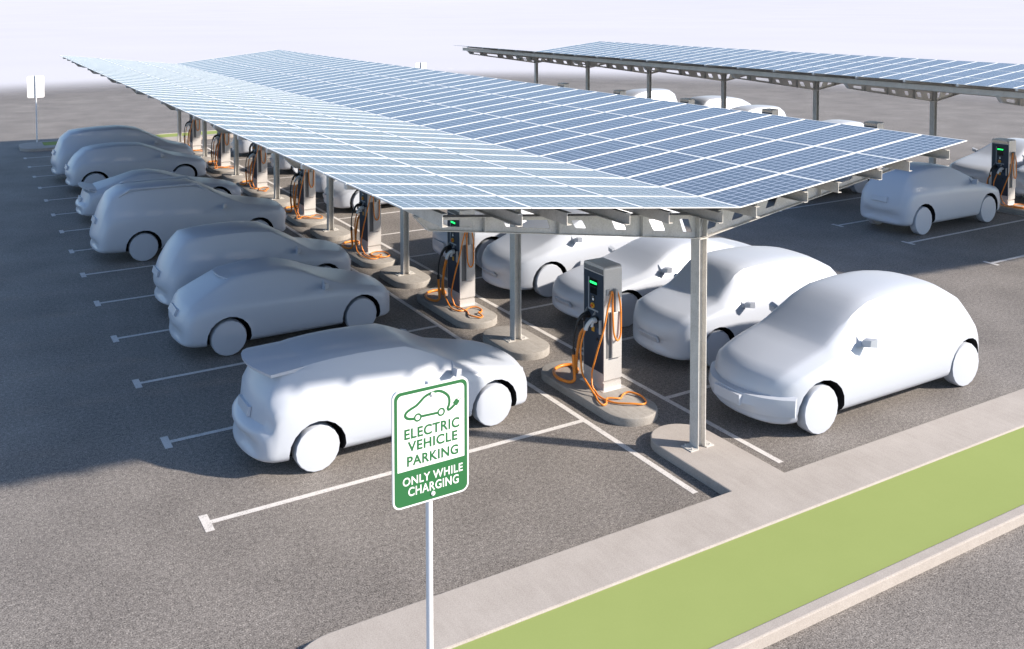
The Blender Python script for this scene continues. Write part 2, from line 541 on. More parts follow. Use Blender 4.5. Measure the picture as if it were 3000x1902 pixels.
for k in range(1, 7):
    w_ = ORD[k - 1] + ' complete' if k > 1 else 'nearest complete'
    put_island(c_isl, 'c', CX, -1.7285 + 5 * k, 'rounded concrete island under the %s column from the front of the near carport' % ORD[k], 'column islands of the near carport')
for k in range(1, 7):
    put_island(c_isl, 'c', CX + X2, -1.7285 + DY2 + 5 * k, 'rounded concrete island under the %s column of the far carport' % ORD[k], 'column islands of the far carport')

# ------------------------------------------------------------------ chargers
def charger():
    root = empty('charging_station')
    D, Wd = .18, .285          # half depth (x), half width (y)
    z0, z1 = .13, 2.17
    # cabinet: silver shell bent over the top, seen from the side
    bm = bmesh.new()
    r = .055
    prof = [(-Wd, .30), (-Wd, z1 - r)]
    for k in range(1, 6):
        a = R(180 - 90 * k / 6); prof.append((-Wd + r + r * math.cos(a), z1 - r + r * math.sin(a)))
    prof.append((-Wd + r, z1)); prof.append((Wd - r, z1))
    for k in range(1, 6):
        a = R(90 - 90 * k / 6); prof.append((Wd - r + r * math.cos(a), z1 - r + r * math.sin(a)))
    prof += [(Wd, z1 - r), (Wd, .30), (Wd - .04, .255), (-Wd + .04, .255)]
    lo = [bm.verts.new((-D, y, z)) for y, z in prof]; hi = [bm.verts.new((D, y, z)) for y, z in prof]
    bm.faces.new(lo); bm.faces.new(hi)
    for i in range(len(prof)):
        j = (i + 1) % len(prof); bm.faces.new((lo[i], lo[j], hi[j], hi[i]))
    fin('cabinet', bm, M['silver'], root, smooth=35)
    # plinth and floor flange
    bm = bmesh.new()
    box(bm, -D + .004, D - .004, -Wd + .006, Wd - .006, z0 + .006, .254)
    box(bm, -D - .05, D + .05, -Wd - .05, Wd + .05, z0 + .001, z0 + .0055)
    fin('plinth', bm, M['silver'], root)
    # dark front door with grey kick panel
    bm = bmesh.new()
    box(bm, -D - .006, -D - .0005, -Wd + .018, Wd - .018, .41, 2.025, bev=.002)
    door = fin('front_door', bm, M['navy'], root)
    bm = bmesh.new(); box(bm, -D - .007, -D - .0005, -Wd + .02, Wd - .02, 2.045, 2.125, bev=.002)
    fin('top_trim', bm, M['chrome'], root)
    fx = -D - .0065
    # frame of trim round the controls: L-shaped strip
    bm = bmesh.new()
    box(bm, fx - .008, fx, .115, .135, 1.39, 1.93); box(bm, fx - .008, fx, -.135, .114, 1.39, 1.415)
    fin('control_trim', bm, M['trim'], door)
    bm = bmesh.new(); box(bm, fx - .006, fx, -.11, .095, 1.79, 1.925, bev=.003)
    fin('display', bm, M['screen'], door)
    bm = bmesh.new(); box(bm, fx - .012, fx - .0065, -.10, .085, 1.838, 1.872, bev=.003)
    fin('status_light', bm, M['green_light'], door)
    bm = bmesh.new(); box(bm, fx - .006, fx, -.10, .085, 1.665, 1.785, bev=.003)
    fin('display', bm, M['screen'], door)
    bm = bmesh.new(); box(bm, fx - .008, fx, -.04, .045, 1.545, 1.64, bev=.004)
    rd = fin('card_reader', bm, M['black'], door)
    bm = bmesh.new(); box(bm, fx - .010, fx - .0085, -.025, .02, 1.56, 1.60)
    tube(bm, [(fx - .0095, -.022 + .045 * k / 4, 1.618 + .008 * math.sin(PI * k / 4)) for k in range(5)], .003, 5)
    fin('card_symbol', bm, M['signw'], rd)
    bm = bmesh.new(); disc_cyl(bm, (fx, .01, 1.475), (-1, 0, 0), .046, .02, 18)
    kb = fin('stop_button', bm, M['yellow'], door, smooth=40)
    bm = bmesh.new(); disc_cyl(bm, (fx - .0205, .01, 1.475), (-1, 0, 0), .022, .018, 14)
    fin('button_cap', bm, simple('orange_red', (.6, .12, .02), .4), kb, smooth=40)
    bm = bmesh.new(); box(bm, fx - .003, fx, -.03, .045, 1.04, 1.125)
    fin('warning_label', bm, M['yellow'], door)
    bm = bmesh.new(); box(bm, fx - .003, fx, -.165, -.095, 1.05, 1.125)
    fin('info_label', bm, simple('blue_label', (.04, .07, .14), .4), door)
    bm = bmesh.new(); disc_cyl(bm, (fx, -.11, .94), (-1, 0, 0), .028, .012, 14)
    fin('lock', bm, M['black'], door)
    bm = bmesh.new(); box(bm, fx - .05, fx, -.235, -.215, 1.06, 1.29, bev=.004)
    fin('cable_bracket', bm, M['greyp'], door)
    # side service column: recess strip, raised tray, cable hooks  (on the -y face)
    sy = -Wd - .0005
    bm = bmesh.new(); box(bm, -.135, -.045, sy - .004, sy, .66, 1.42)
    fin('side_recess', bm, simple('recess_grey', (.16, .16, .165), .5), root)
    bm = bmesh.new(); box(bm, -.045, .15, sy - .045, sy, .66, 1.42, bev=.012)
    fin('side_tray', bm, M['silver'], root)
    bm = bmesh.new()
    box(bm, -.135, -.09, sy - .02, sy, 1.70, 1.80); box(bm, .0, .045, sy - .075, sy, 1.56, 1.80, bev=.008); box(bm, .02, .06, sy - .05, sy, 1.425, 1.56)
    fin('cable_hook', bm, M['greyp'], root)
    # connectors and holsters
    def plug(y, mat, z, thick):
        bm = bmesh.new()
        disc_cyl(bm, (fx, y, z), (-1, 0, -.1), .062 * thick, .03, 16)
        fin('holster', bm, M['black'], root, smooth=40)
        bm = bmesh.new()
        tube(bm, spline([(fx - .03, y, z), (fx - .075, y, z + .012), (fx - .12, y + .012, z - .005), (fx - .17, y + .035, z - .075), (fx - .19, y + .05, z - .15)], 4), .032 * thick, 10)
        disc_cyl(bm, (fx - .028, y, z), (-1, 0, 0), .046 * thick, .07, 14)
        tube(bm, [(fx - .09, y, z - .03), (fx - .10, y + .005, z - .1)], .024, 8)
        return fin('connector', bm, mat, root, smooth=45)
    plug(-.10, simple('white_plastic', (.62, .64, .66), .35), 1.26, 1)
    plug(.13, M['black'], 1.29, .95)
    # guides above the plugs
    bm = bmesh.new()
    for y in (-.06, .17):
        vs = [bm.verts.new(p) for p in ((fx, y, 1.33), (fx - .06, y, 1.33), (fx, y, 1.41))]
        ws = [bm.verts.new(p.co + Vector((0, .006, 0))) for p in vs]
        bm.faces.new(vs); bm.faces.new(ws)
        for i in range(3): bm.faces.new((vs[i], vs[(i + 1) % 3], ws[(i + 1) % 3], ws[i]))
    fin('plug_guide', bm, M['greyp'], root)
    return root
CHX, CHY = .915, .765
# ground loops measured on the photograph, relative to the charger base
LOOPS = [
 [(.48,.36),(.40,.19),(.37,.03),(.47,.06),(.56,.17),(.66,.13),(.78,.10),(.90,.19),(1.02,.18),(1.10,-.02),(1.06,-.20),(.94,-.27),(.78,-.20),(.60,-.02),(.53,.15),(.52,.33),(.58,.5)],
 [(.52,.50),(.50,.33),(.56,.20),(.70,.20),(.84,.25),(.97,.20),(1.01,.05),(.92,-.08),(.84,-.12),(.83,-.22),(.83,-.31),(.73,-.38),(.62,-.27),(.62,-.11),(.70,.09),(.68,.23),(.67,.38),(.64,.5)],
 [(.48,.50),(.44,.22),(.50,-.11),(.68,-.19),(.87,-.06),(.88,.04),(.74,.03),(.72,.26),(.86,.35),(1.07,.27),(1.12,.02),(1.01,-.17),(.79,-.20),(.61,.0),(.58,.33),(.63,.5)],
]
def cables(root, loop):
    zg = .155
    L = [(x - CHX, y - CHY, zg + (.014 * math.sin(i * 1.7) if 2 < i < len(loop) - 3 else 0)) for i, (x, y) in enumerate(loop)]
    fx = -.19; z = 1.26
    end = (fx - .19, -.05, z - .15)
    up = [(end[0], end[1] + .00, end[2] + .02), (-.39, .0, 1.0), (-.40, .055, .80), (-.40, .05, .59), (-.40, .0, .36), (L[0][0] + .0, L[0][1] + .12, .22)]
    back = [(L[-1][0] - .02, L[-1][1] + .06, .23), (-.30, -.12, .38), (-.30, -.15, .50), (-.28, -.27, .87), (-.24, -.36, 1.18), (-.15, -.345, 1.50), (-.085, -.335, 1.69), (-.055, -.33, 1.77), (-.03, -.325, 1.70), (-.045, -.335, 1.58), (-.05, -.35, 1.42), (-.04, -.365, 1.10), (.0, -.375, .985), (.035, -.375, .965), (.075, -.37, 1.0), (.10, -.365, 1.10), (.11, -.35, 1.45), (.09, -.335, 1.65), (.05, -.32, 1.76), (.03, -.29, 1.74)]
    bm = bmesh.new()
    tube(bm, spline(up + L + back, 5), .0155, 8)
    fin('charging_cable', bm, M['orange'], root, smooth=60)
    # thick cable of the black connector: black sleeve, then orange coil on the island
    b0 = (fx - .19, .18, 1.14)
    sleeve = [(b0[0], b0[1], b0[2] + .03), (-.42, .20, 1.0), (-.43, .22, .85), (-.43, .22, .66)]
    bm = bmesh.new(); tube(bm, spline(sleeve, 5), .015, 8); tube(bm, [(-.43, .22, .72), (-.43, .22, .63)], .028, 10)
    fin('cable_sleeve', bm, M['black'], root, smooth=60)
    coil = [(-.43, .22, .65), (-.425, .22, .48), (-.41, .22, .30), (-.42, .21, .20), (-.48, .24, .165), (-.54, .34, .165), (-.56, .50, .165), (-.50, .70, .165), (-.38, .84, .165), (-.20, .90, .165), (-.05, .86, .165), (-.02, .76, .165), (-.07, .62, .165), (-.16, .50, .18), (-.22, .44, .24), (-.24, .41, .40), (-.22, .40, .62), (-.19, .38, .84), (-.16, .34, .95), (-.14, .28, .99)]
    bm = bmesh.new(); tube(bm, spline(coil, 5), .027, 8)
    fin('thick_cable', bm, M['orange'], root, smooth=60)

def link_charger(k, x0, dy, first, variant, label, group):
    if k == 0 and first:
        r = charger(); cables(r, LOOPS[variant])
    else:
        r = copy_tree(CH[variant]) if CH[variant] else None
        if r is None:
            r = empty('charging_station')
            for ch in list(CH[0].children):
                if ch.name.split('.')[0] not in ('charging_cable', 'thick_cable', 'cable_sleeve'): copy_tree(ch, r)
            cables(r, LOOPS[variant])
    if CH[variant] is None: CH[variant] = r
    r.location = (x0 + CHX, dy + CHY + 5 * k, 0)
    tag(r, label, 'ev charger', group)
CH = [None, None, None]
lab1 = ['nearest silver charging station with its whole green-lit front in view, beside the front column',
        'charging station whose green light shows through a slot of the front roof beam',
        'third charging station from the front, its top hidden behind the near roof corner',
        'fourth charging station from the front of the near carport, beside the roof railed suv',
        'charging station of the near carport, fifth from the front',
        'sixth charging station from the front, just right of the two rearmost shaded cars',
        'rearmost charging station of the near carport, by the far green verge']
for k in range(7):
    link_charger(k, 0, 0, True, k % 3 if k != 5 else 0, lab1[k], 'charging stations of the near carport')
    put_island(h_isl, 'h', .735, .68 + 5 * k, 'long concrete island carrying the %s charging station from the front of the near carport' % ORD[k], 'charger islands of the near carport')
lab2 = {1: 'green-lit charging station at the right edge, in front of the shaded car nose'}
for k in range(1, 7):
    link_charger(k, X2 - (.2 if k == 1 else 0), DY2, False, (k + 1) % 3, lab2.get(k, 'charging station top poking over the near blue roof, %s from the right' % ORD[k - 2]), 'charging stations of the far carport')
    put_island(h_isl, 'h', X2 + .735 - (.2 if k == 1 else 0), DY2 + .68 + 5 * k, 'long rounded concrete island under the %s charging station of the far carport' % ORD[k], 'charger islands of the far carport')

# ------------------------------------------------------------------ signs
SW, SH, SZ = .72, 1.012, 2.195
def text_mesh(body, size, x, z, width, off=0.):
    cu = bpy.data.curves.new('lettering', 'FONT'); cu.body = body; cu.size = size; cu.align_x = 'CENTER'; cu.align_y = 'BOTTOM_BASELINE'
    cu.extrude = .0006; cu.offset = off; cu.resolution_u = 6; cu.space_character = 1.08
    o = bpy.data.objects.new('lettering_tmp', cu); COL.objects.link(o)
    dg = bpy.context.evaluated_depsgraph_get()
    me = bpy.data.meshes.new_from_object(o.evaluated_get(dg))
    bpy.data.objects.remove(o); bpy.data.curves.remove(cu)
    xs = [v.co.x for v in me.vertices]; ys = [v.co.y for v in me.vertices]
    h = max(ys); w = max(xs) - min(xs); c = (max(xs) + min(xs)) / 2
    for v in me.vertices:
        v.co = Vector(((v.co.x - c) * width / w + x, v.co.z, v.co.y * size / h + z))
    return me
def sign():
    root = empty('parking_sign')
    U = lambda u: (u - .5) * SW
    V = lambda v: SZ + (1 - v) * SH
    def plate(bm, u0, u1, v0, v1, r, y0, y1, hole=None):
        p = rrect(U(u0), U(u1), V(v1), V(v0), r)
        h = [rrect(U(hole[0]), U(hole[1]), V(hole[3]), V(hole[2]), hole[4])] if hole else ()
        xz_plate(bm, p, y0, y1, h)
    bm = bmesh.new(); plate(bm, 0, 1, 0, 1, .07, -.010, .010)
    face = fin('sign_plate', bm, M['signw'], root)
    # green border, then the green lower field
    bm = bmesh.new()
    plate(bm, .022, .979, .0155, .9845, .057, -.0118, -.0105, hole=(.060, .943, .044, .688, .004))
    # (rounded upper corners of the white field)
    fin('green_field', bm, M['signg'], face)
    bm = bmesh.new()
    for cx, s in ((.060, 1), (.943, -1)):
        r = .045; x = U(cx); z = V(.044)
        pts = [(x, z)] + [(x + s * (r - r * math.sin(R(90 * k / 6))), z - (r - r * math.cos(R(90 * k / 6)))) for k in range(7)]
        xz_plate(bm, pts, -.0117, -.0104)
    fin('green_field_corner', bm, M['signg'], face)
    for body, size, u, v, w, off in (('ELECTRIC', .085, .512, .420, .725, .0022), ('VEHICLE', .082, .520, .528, .655, .0022), ('PARKING', .082, .520, .651, .675, .0022),):
        link('lettering', text_mesh(body, size * SH, U(u), V(v), w * SW, off), face, M['signg']).location = (0, -.0112, 0)
    for body, size, u, v, w, off in (('ONLY WHILE', .069, .520, .812, .79, .0011), ('CHARGING', .074, .527, .907, .665, .0011)):
        link('lettering', text_mesh(body, size * SH, U(u), V(v), w * SW, off), face, M['signw']).location = (0, -.0127, 0)
    # car pictogram: outline cable, wheels, plug
    def inv(px, py):
        u = (px - 52 - (py - 222) * .010) / 820
        ty = 222 - 192 * (px - 48) / 820; h = 1298 - 40 * (px - 48) / 820
        return (U(u), V((py - ty) / h))
    def ribbon(bm, pts, w):
        P = [Vector(p) for p in pts]; L_, R_ = [], []
        for i, p in enumerate(P):
            t_ = (P[min(i + 1, len(P) - 1)] - P[max(i - 1, 0)]).normalized(); n = Vector((-t_.y, t_.x))
            L_.append(p + n * w / 2); R_.append(p - n * w / 2)
        for i in range(len(P) - 1):
            a = [bm.verts.new((q.x, -.0115, q.y)) for q in (L_[i], L_[i + 1], R_[i + 1], R_[i])]
            bm.faces.new(a)
    bm = bmesh.new()
    path = [(285, 502), (235, 505), (200, 494), (187, 470), (198, 440), (235, 405), (300, 362), (345, 315), (390, 265), (440, 232), (505, 205), (560, 200), (610, 220), (648, 255), (660, 300), (655, 350), (642, 385), (652, 402), (675, 390), (715, 350)]
    ribbon(bm, [(p.x, p.y) for p in spline([Vector((*inv(*q), 0)) for q in path], 5)], .023)
    ribbon(bm, [inv(355, 476), inv(540, 435)], .021)
    def ring(c, ro, ri):
        n = 24
        for k in range(n):
            a, b = 2 * PI * k / n, 2 * PI * (k + 1) / n
            bm.faces.new([bm.verts.new((c[0] + r * math.cos(t_), -.0116, c[1] + r * math.sin(t_))) for r, t_ in ((ro, a), (ro, b), (ri, b), (ri, a))])
    ring(inv(320, 488), .0365, .0215); ring(inv(571, 427), .0365, .0215)
    bm.faces.new([bm.verts.new((x, -.0117, z)) for x, z in (inv(699, 325), inv(733, 277), inv(775, 305), inv(745, 352), inv(715, 356))])
    ribbon(bm, [inv(748, 285), inv(778, 242)], .005); ribbon(bm, [inv(766, 297), inv(798, 260)], .005)
    fin('car_pictogram', bm, M['signg'], face)
    for v in (.086, .937):
        bm = bmesh.new()
        tube(bm, [(U(.515), -.012, V(v)), (U(.515), -.020, V(v))], .019, 14)
        tube(bm, [(U(.515), -.0201, V(v)), (U(.515), -.026, V(v))], .010, 10)
        fin('bolt', bm, M['signw'], face, smooth=40)
    bm = bmesh.new()
    tube(bm, [(0, .042, .10), (0, .042, SZ + SH + .015)], .030, 16)
    fin('post', bm, M['pole'], root, smooth=40)
    return root
s0 = sign(); s0.location = (-4.880, -4.60, 0)
tag(s0, 'green and white electric vehicle parking sign on its white post in the foreground', 'sign', 'parking signs')
for (x, y, rz, lb) in ((-4.99, 36.5, PI, 'white blank back of a parking sign on a thin post at the far left'),
                       (14.56, 36.25, PI, 'white back of a parking sign peeking over the near carport roof at top centre'),
                       (14.80, -4.60, 0, 'parking sign outside the right edge whose shadow falls behind the bubble shaped car')):
    s = copy_tree(s0); s.location = (x, y, 0); s.rotation_euler = (0, 0, rz); tag(s, lb, 'sign', 'parking signs')

# ------------------------------------------------------------------ cars
# station: x from nose, zb bottom, zt top centre, zs shoulder, w half width, wr half width at the top edge
def body_mesh(st, arches, wheel_r, noseC=.28, tailC=.22, sub=1, trans=()):
    bm = bmesh.new(); rings = []
    xl = st[-1][0]
    for (x, zb, zt, zs, w, wr) in st:
        zs = min(zs, zt - .02); h = zs - zb; d = zt - zs
        half = [(0, zb), (.62 * w, zb), (.90 * w, zb + .015), (.972 * w, zb + .16 * h), (w, zb + .42 * h), (.998 * w, zb + .70 * h), (.972 * w, zb + .92 * h),
                (.93 * w, zs + .02 * d)]
        a = .915 * w
        for t_ in (.35, .75): half.append((a + (wr - a) * t_, zs + d * (.06 + .80 * t_)))
        half += [(wr * .97, zs + d * .90), (wr * .80, zs + d * .965), (wr * .42, zt - .004), (0, zt)]
        full = half + [(-y, z) for y, z in reversed(half[1:-1])]
        ring = []
        for y, z in full:
            xx = x
            k = max(0, 1 - x / 1.3); xx += noseC * k * (abs(y) / .9) ** 2.2
            k = max(0, 1 - (xl - x) / 1.1); xx -= tailC * k * (abs(y) / .9) ** 2.2
            ring.append(bm.verts.new((xx, y, z)))
        rings.append(ring)
    n = len(rings[0])
    for A, B in zip(rings, rings[1:]):
        for k in range(n): bm.faces.new((A[k], A[(k + 1) % n], B[(k + 1) % n], B[k]))
    cl = bm.edges.layers.float.get('crease_edge') or bm.edges.layers.float.new('crease_edge')
    nh = 14
    def cr(a, b, v):
        e = bm.edges.get((a, b))
        if e: e[cl] = v
    for i in range(len(rings) - 1):
        if 0 < i < len(rings) - 2:
            for k, v in ((3, .5), (6, .75), (7, .85), (10, .9)):
                for q in (k, (n - k) % n): cr(rings[i][q], rings[i + 1][q], v)
    for i, v in trans:
        for k in list(range(7, n - 7)): cr(rings[i][k], rings[i][k + 1], v)
    for rg, flip in ((rings[0], 0), (rings[-1], 1)):
        c = bm.verts.new(sum((v.co for v in rg), Vector()) / n)
        for k in range(n): bm.faces.new((rg[k], rg[(k + 1) % n], c))
    bmesh.ops.recalc_face_normals(bm, faces=bm.faces[:])
    me = bpy.data.meshes.new('body'); bm.to_mesh(me); bm.free()
    me.materials.append(M['clay']); me.materials.append(M['well'])
    o = bpy.data.objects.new('body_tmp', me); COL.objects.link(o)
    m = o.modifiers.new('s', 'SUBSURF'); m.levels = sub; m.render_levels = sub
    # wheel openings
    cb = bmesh.new()
    hw = max(s[4] for s in st)
    for ax in arches:
        for s in (-1, 1):
            y0, y1 = sorted((s * (hw - .30), s * (hw + .4)))
            tube(cb, [(ax, y0, wheel_r), (ax, y1, wheel_r)], wheel_r + .08, 20)
    bmesh.ops.recalc_face_normals(cb, faces=cb.faces[:])
    cme = bpy.data.meshes.new('cut'); cb.to_mesh(cme); cb.free(); cme.materials.append(M['well'])
    co = bpy.data.objects.new('cut_tmp', cme); COL.objects.link(co)
    md = o.modifiers.new('b', 'BOOLEAN'); md.operation = 'DIFFERENCE'; md.object = co; md.solver = 'EXACT'; md.material_mode = 'TRANSFER'
    dg = bpy.context.evaluated_depsgraph_get(); dg.update()
    out = bpy.data.meshes.new_from_object(o.evaluated_get(dg))
    bpy.data.objects.remove(o); bpy.data.objects.remove(co)
    out.shade_smooth(); out.set_sharp_from_angle(angle=R(38))
    out.name = 'body'
    return out

def wheel_bm(r, w=.21):
    bm = bmesh.new(); seg = 18
    prof = [(0, -w), (r * .93, -w), (r, -w + .025), (r, -.03), (r * .955, -.004), (r * .6, 0.004), (0, .006)]   # (radius, y) outer face at y=0
    rings = []
    for rr, y in prof:
        if rr == 0: rings.append([bm.verts.new((0, y, 0))])
        else: rings.append([bm.verts.new((rr * math.cos(2 * PI * k / seg), y, rr * math.sin(2 * PI * k / seg))) for k in range(seg)])
    for A, B in zip(rings, rings[1:]):
        for k in range(seg):
            a0, a1 = A[k % len(A)], A[(k + 1) % len(A)]; b0, b1 = B[k % len(B)], B[(k + 1) % len(B)]
            vs = []
            for v in (a0, a1, b1, b0):
                if v not in vs: vs.append(v)
            bm.faces.new(vs)
    return bm
WH = {}
def hull(bm, pts):
    vs = [bm.verts.new(p) for p in pts]
    r = bmesh.ops.convex_hull(bm, input=vs)
    bad = [g for g in r.get('geom_interior', []) if isinstance(g, bmesh.types.BMVert)] + [g for g in r.get('geom_unused', []) if isinstance(g, bmesh.types.BMVert)]
    if bad: bmesh.ops.delete(bm, geom=bad, context='VERTS')

def auto_trans(st):
    # crease the cowl, the two ends of the roof and the tail where the slope of the profile changes most
    out = []
    for i in range(2, len(st) - 2):
        (xa, _, za, *_r), (xb, _, zb_, *_r), (xc, _, zc, *_r) = st[i - 1], st[i], st[i + 1]
        d = math.atan2(zc - zb_, xc - xb) - math.atan2(zb_ - za, xb - xa)
        if abs(d) > .18: out.append((i, min(.95, abs(d) * 2)))
    return out

def build_car(T):
    root = empty('parked_car')
    me = body_mesh(T['st'], T['axles'], T['wr'], T.get('nc', .28), T.get('tc', .22), trans=T.get('trans', auto_trans(T['st'])))
    body = link('body', me, root)
    bvh = BVHTree.FromPolygons([v.co for v in me.vertices], [p.vertices[:] for p in me.polygons])
    hw = max(s[4] for s in T['st'])
    key = T['wr']
    for ax in T['axles']:
        for s in (-1, 1):
            if key not in WH:
                o = fin('wheel', wheel_bm(T['wr']), M['clay'], root, smooth=30); WH[key] = o.data
            else: o = link('wheel', WH[key], root)
            o.location = (ax, s * (hw - .045), T['wr']); o.rotation_euler = (0, 0, 0 if s > 0 else PI)
    # mirrors
    mx, mz = T['mir']
    for s in (-1, 1):
        hit = bvh.ray_cast(Vector((mx, s * 3, mz)), Vector((0, -s, 0)))
        y = abs(hit[0].y) if hit[0] else hw * .9
        bm = bmesh.new()
        hull(bm, [(mx - .13, s * (y - .05), mz - .05), (mx + .10, s * (y - .05), mz - .05), (mx - .02, s * (y - .10), mz + .12), (mx - .05, s * (y + .07), mz), (mx + .02, s * (y + .07), mz)])
        hull(bm, [(mx - .04, s * (y + .05), mz - .02), (mx + .05, s * (y + .05), mz - .03), (mx + .04, s * (y + .05), mz + .09), (mx - .03, s * (y + .05), mz + .07),
                  (mx + .07, s * (y + .22), mz + .0), (mx + .06, s * (y + .23), mz + .12), (mx - .03, s * (y + .20), mz + .10), (mx - .03, s * (y + .19), mz + .02)])
        fin('side_mirror', bm, M['clay'], root)
    # plates
    for z, d in T['plates']:
        if d < 0: o_ = Vector((-2, 0, z)); dr = Vector((1, 0, 0))
        else: o_ = Vector((9, 0, z)); dr = Vector((-1, 0, 0))
        hit = bvh.ray_cast(o_, dr); hit2 = bvh.ray_cast(o_ + Vector((0, .24, 0)), dr)
        if not hit[0]: continue
        x = hit[0].x
        n = hit[1]; tilt = 0 if ('pdx' in T and d < 0) else math.atan2(n.z, abs(n.x))
        bm = bmesh.new(); box(bm, *((-.034, .012) if d < 0 else (-.012, .034)), -.25, .25, -.065, .065, bev=.005)
        p = fin('licence_plate', bm, M['clay'], root)
        p.location = (x + (T.get('pdx', 0) if d < 0 else 0), 0, z); p.rotation_euler = (0, (tilt if d < 0 else -tilt), 0 if d < 0 else 0)
    if 'spoiler' in T:
        x0, x1, z0, z1, w0, w1 = T['spoiler']
        bm = bmesh.new()
        n = 8; top = []; bot = []
        for k in range(n + 1):
            u = -1 + 2 * k / n
            dz = -.05 * u ** 4; dx = -.2 * abs(u) ** 2.5
            top.append([bm.verts.new((x0, u * w0, z0 + dz)), bm.verts.new((x1 + dx, u * w1, z1 + dz))])
            bot.append([bm.verts.new((x0, u * w0, z0 + dz - .05)), bm.verts.new((x1 + dx - .01, u * w1, z1 + dz - .04))])
        for k in range(n):
            bm.faces.new((top[k][0], top[k][1], top[k + 1][1], top[k + 1][0])); bm.faces.new((bot[k][0], bot[k + 1][0], bot[k + 1][1], bot[k][1]))
            bm.faces.new((top[k][1], bot[k][1], bot[k + 1][1], top[k + 1][1])); bm.faces.new((top[k][0], top[k + 1][0], bot[k + 1][0], bot[k][0]))
        for k in (0, n): bm.faces.new((top[k][0], bot[k][0], bot[k][1], top[k][1]))
        fin('spoiler', bm, M['clay'], root, smooth=40)
    if 'rails' in T:
        x0, x1, y, z = T['rails']
        hz = [bvh.ray_cast(Vector((xx, y, 5)), Vector((0, 0, -1)))[0] for xx in (x0, x0 + .28, x1 - .28, x1)]
        zr = [h.z for h in hz]
        for s in (-1, 1):
            bm = bmesh.new()
            for a, b in (((x0, zr[0] - .01), (x0 + .28, zr[1] + .085)), ((x0 + .28, zr[1] + .085), (x1 - .28, zr[2] + .085)), ((x1 - .28, zr[2] + .085), (x1, zr[3] - .01))):
                tube(bm, [(a[0], s * y, a[1]), (b[0], s * y, b[1])], .030, 6)
            fin('roof_rail', bm, M['clay'], root)
    if 'bumper' in T:
        # swept bar round the nose
        z0, z1, reach, hwid, back = T['bumper']
        bm = bmesh.new(); n = 14; rows = []
        for k in range(n + 1):
            u = -1 + 2 * k / n; y = hwid * math.sin(u * PI / 2) if False else hwid * u
            x = reach + back * abs(u) ** 2.6
            rows.append([bm.verts.new((x + dx * (1 - .75 * abs(u) ** 3), y * sc, z)) for dx, z, sc in ((.22, z0 - .02, .95), (.05, z0, .985), (0, (z0 + z1) / 2, 1), (.04, z1, 1), (.25, z1 + .03, .97))])
        for A, B in zip(rows, rows[1:]):
            for i in range(4): bm.faces.new((A[i], A[i + 1], B[i + 1], B[i]))
            bm.faces.new((A[4], A[0], B[0], B[4]))
        bm.faces.new(rows[0]); bm.faces.new(rows[-1])
        fin('front_bumper', bm, M['clay'], root, smooth=35)
    return root

T = {}
T['spoiler_hatch'] = dict(wr=.325, axles=(.88, 3.68), mir=(1.55, .97), plates=((.80, 1), (.48, -1)), nc=.30, tc=.30, spoiler=(3.6, 4.46, 1.468, 1.440, .56, .60), st=[
 (0.00, .22, .46, .42, .62, .50), (0.06, .16, .60, .54, .76, .60), (0.16, .16, .74, .68, .82, .66), (0.40, .17, .82, .75, .87, .70), (0.95, .18, .92, .85, .88, .70), (1.35, .18, 1.00, .92, .88, .72),
 (1.85, .18, 1.30, .94, .88, .64), (2.25, .18, 1.47, .96, .88, .60), (3.0, .18, 1.52, .98, .88, .60), (3.7, .18, 1.49, 1.0, .88, .59), (4.15, .19, 1.40, 1.0, .86, .57), (4.30, .19, 1.22, .98, .85, .60),
 (4.44, .2, .98, .9, .83, .66), (4.47, .22, .72, .66, .82, .66), (4.58, .24, .66, .58, .78, .64), (4.62, .30, .58, .5, .68, .52)])
T['fastback'] = dict(wr=.335, axles=(.86, 3.50), mir=(1.62, 1.0), plates=((.78, 1), (.46, -1)), spoiler=(3.30, 3.56, 1.395, 1.375, .50, .52), st=[
 (0.00, .24, .48, .44, .58, .45), (0.06, .18, .64, .58, .72, .56), (0.20, .17, .76, .70, .82, .64), (0.6, .18, .88, .81, .87, .68), (1.15, .18, .98, .91, .88, .70), (1.45, .18, 1.08, .93, .88, .68),
 (1.95, .18, 1.32, .95, .88, .58), (2.4, .18, 1.44, .96, .88, .56), (2.9, .18, 1.45, .97, .88, .55), (3.4, .18, 1.38, .98, .88, .53), (3.85, .19, 1.16, .96, .87, .55), (4.20, .20, .98, .88, .83, .62),
 (4.30, .22, .86, .78, .80, .64), (4.38, .25, .70, .62, .76, .6), (4.41, .30, .58, .5, .64, .5)])
T['crossover'] = dict(wr=.34, axles=(.86, 3.48), mir=(1.45, 1.08), plates=((.85, 1), (.52, -1)), tc=.30, st=[
 (0.00, .28, .56, .50, .58, .45), (0.06, .22, .76, .70, .74, .56), (0.18, .21, .88, .82, .84, .64), (0.6, .21, .97, .90, .89, .68), (1.05, .21, 1.05, .97, .90, .70), (1.45, .21, 1.30, 1.0, .90, .64),
 (1.95, .21, 1.58, 1.02, .90, .60), (2.4, .21, 1.66, 1.03, .90, .60), (3.2, .21, 1.66, 1.05, .90, .59), (3.75, .22, 1.60, 1.06, .88, .56), (3.98, .23, 1.36, 1.04, .87, .58), (4.18, .24, 1.04, .95, .85, .64),
 (4.28, .27, .76, .68, .80, .62), (4.30, .32, .60, .52, .68, .52)])
